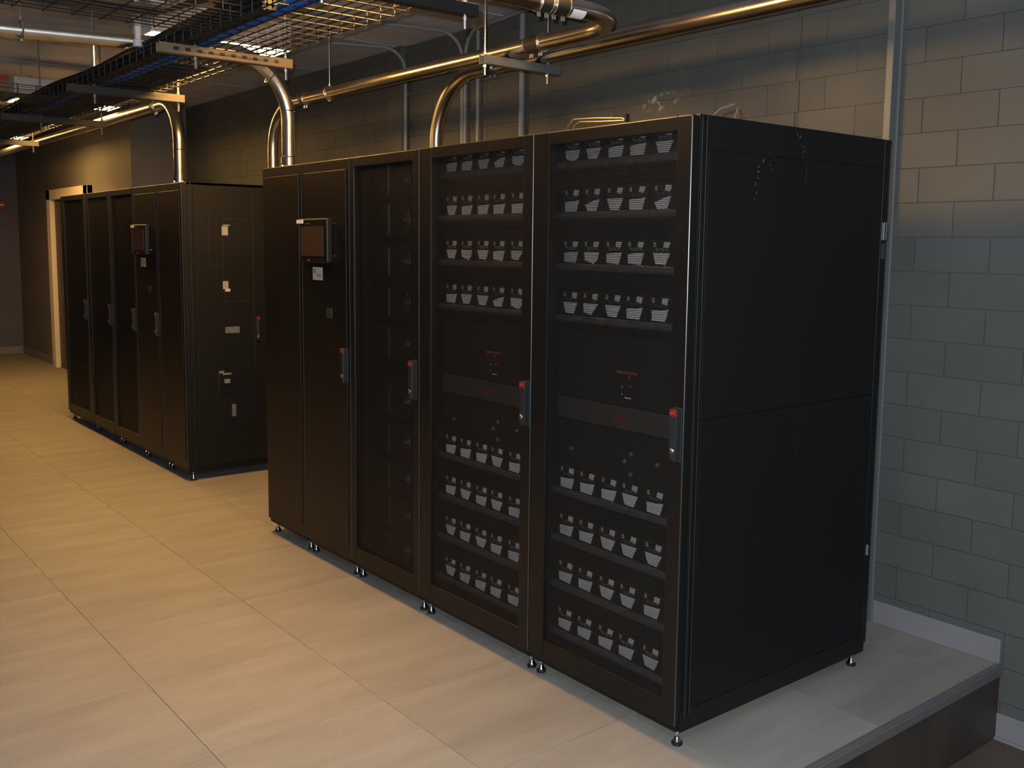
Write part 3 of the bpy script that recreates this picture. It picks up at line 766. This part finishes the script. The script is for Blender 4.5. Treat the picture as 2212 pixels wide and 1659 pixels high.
# cables lying in the long tray
def cable(y, z, r, m, label, cat='cable', group=None, xa=-.3, xb=-12.5, amp=.012):
    pts = []; x = xa; ph = {'blue': 1.0, 'blac': 2.5, 'loos': 4.0}.get((group or '')[:4], 0)
    while x > xb:
        pts.append((x, y + amp * math.sin(x * 2.1 + ph) + amp * .6 * math.sin(x * 5.3 + ph), z + .004 * math.sin(x * 3 + ph))); x -= .16
    o = MB().tube(pts, r, 6).obj('cable', m, None, True)
    tag(o, label, cat, group)
    return o
for i in range(5):
    cable(-.605 + (i % 3) * .0165, TZ + .012 + (i // 3) * .016, .0075, blue, 'bright blue network cable lying in the long mesh tray', group='blue cables in the long tray', amp=.010, xb=-9)
for i in range(10):
    cable(-.682 + (i % 3) * .0215, TZ + .014 + (i // 3) * .0215, .010, cablek, 'black power cable bundled in the long mesh tray', group='black cables in the long tray', amp=.008, xa=-1.45)
for i in range(14):
    cable(-.545 + (i % 8) * .027, TZ + .016 + (i // 8) * .027, .013, cablek if i % 2 else bluegrey, 'dark cable lying loose in the far part of the long mesh tray', group='loose dark cables in the long tray', amp=.008, xa=-2.8)
# cable bundle climbing out of the tray near the strut
hb = MB()
for i in range(7):
    a = -.66 + i * .012
    hb.tube([(-1.95 - i * .01, a, TZ + .03), (-1.88, a - .02, TZ + .10), (-1.85, a - .1, TZ + .12), (-1.80 - i * .02, -.92, TZ + .03), (-1.82 - i * .02, -1.7, TZ + .02)], .010, 6)
tag(hb.obj('cable_bundle', cablek, None, True), 'dark cable bundle looping from the crossing tray into the long tray', 'cable', kind='stuff')
# white drop pipe with blue cable
wp = empty('drop_pipe', (-2.797, -.70, 2.495), 'short white pipe hanging from the ceiling at the top left', 'pipe')
MB().tube([(0, 0, .46), (0, 0, .02)], .0145, 14).obj('tube', white_p, wp, True)
MB().lathe((0, 0, 0), [(.020, 0), (.022, .008), (.020, .03), (.0145, .034)], 14).obj('end_cap', white_p, wp, True)
bc = MB().tube([(-2.797, -.70, 2.50), (-2.79, -.69, 2.47), (-2.82, -.66, 2.452)], .006, 8).obj('cable', bluegrey, None, True)
tag(bc, 'short blue cable leaving the white drop pipe into the tray', 'cable')
# tray devices with lights
dv = empty('network_box', (-3.55, -.575, TZ + .06), 'small black box with two cyan lights in the long tray', 'device')
MB().box(-.03, .03, -.05, .05, -.03, .02).obj('casing', black, dv, bevel=.004)
for yy in (-.03, .0): MB().box(.03, .032, yy, yy + .014, -.006, .006).obj('indicator', led_c, dv)
# orange-red small sign at the left edge, red alarm box on the far wall
sg = empty('hanging_sign', (-6.33, -.575, 2.80), 'small orange red sign just under the ceiling at the left edge', 'sign')
MB().box(-.012, .012, -.12, .05, -.018, .022).obj('face', orange_m, sg, bevel=.003); MB().tube([(0, -.03, .02), (0, -.03, .16)], .003, 6).obj('stem', zinc, sg)
al = empty('alarm_box', (XF + .03, .72, 2.07), 'small red alarm box on the far wall at the left edge', 'alarm')
MB().box(-.03, .03, -.06, .05, -.05, .06).obj('casing', mat('red_alarm_paint', (.35, .01, .03), .5), al, bevel=.006)
MB().box(.03, .034, -.04, .03, -.004, .012).obj('label_strip', white_l, al)

# ------------------------------------------------------------------ small conduits on the back wall
wc = mat('grey_painted_conduit', (.20, .205, .215), .55)
def wall_conduit(x, r, top, label, bend=None, y=WY - .03):
    if bend is None: path = [(x, y, .0), (x, y, 1.5), (x, y, top)]
    else:
        d, L_ = bend; rr = .16; d = Vector(d).normalized()
        zc = CZ - .025
        path = [Vector((x, y, 0)), Vector((x, y, 1.5))] + arc(Vector((x, y, zc - rr)) + d * rr, -d, Z_, rr, 8) + [Vector((x, y, zc)) + d * L_]
    o = empty('wall_conduit', tuple(path[0]), label, 'conduit', 'small conduits on the back wall')
    off = Vector(path[0]); MB().tube([Vector(p) - off for p in path], r, 12).obj('tube', wc, o, True)
    for zz in (2.18, 2.62):
        MB().box(-r - .014, r + .014, .02 - .03 + .012, .03, zz, zz + .016).obj('strap', zinc, o, bevel=.001)
    return o
wall_conduit(-3.93, .013, 0, 'slim grey wall conduit bending onto the ceiling beside the flat pilaster', ((-.35, -1, 0), 1.6))
wall_conduit(-3.255, .012, 0, 'slim grey wall conduit whose top curves left onto the ceiling', ((-.2, -1, 0), 1.2))
wall_conduit(-3.220, .012, 0, 'slim grey wall conduit whose top curves right along the ceiling', ((1, -.12, 0), 1.2))
wall_conduit(-3.085, .012, 2.92, 'slim straight grey wall conduit, just right of the forked pair')
wall_conduit(-2.645, .018, 2.955, 'thicker straight grey wall conduit behind the strut channel')
# cords on top of the near cabinet
c1 = MB().tube([(-.700, .12, 1.991), (-.690, .12, 2.020), (-.66, .12, 2.040), (-.55, .12, 2.034), (-.42, .12, 2.022), (-.395, .12, 2.012)], .0035, 7)
c1.tube([(-.690, .14, 1.991), (-.68, .14, 2.020), (-.65, .14, 2.032), (-.55, .14, 2.024), (-.42, .14, 2.016)], .0035, 7)
c1o = c1.obj('appliance_lead', mat('tan_brown_cord', (.10, .07, .035), .45), None, True)
tag(c1o, 'tan cord lying on top of the nearest cabinet with a black clip', 'cord')
MB().box(-.400, -.392, .112, .128, 1.99, 2.034).obj('clip', rubber, c1o)
c2 = MB().tube([(-.06, .15, 1.993), (-.04, .17, 2.020), (-.01, .20, 2.035), (-.005, .215, 2.028), (-.02, .22, 1.993)], .004, 7)
tag(c2.obj('appliance_lead', mat('tan_brown_cord', (.16, .11, .05), .4), None, True), 'short looped cord sticking up at the near cabinet corner', 'cord')
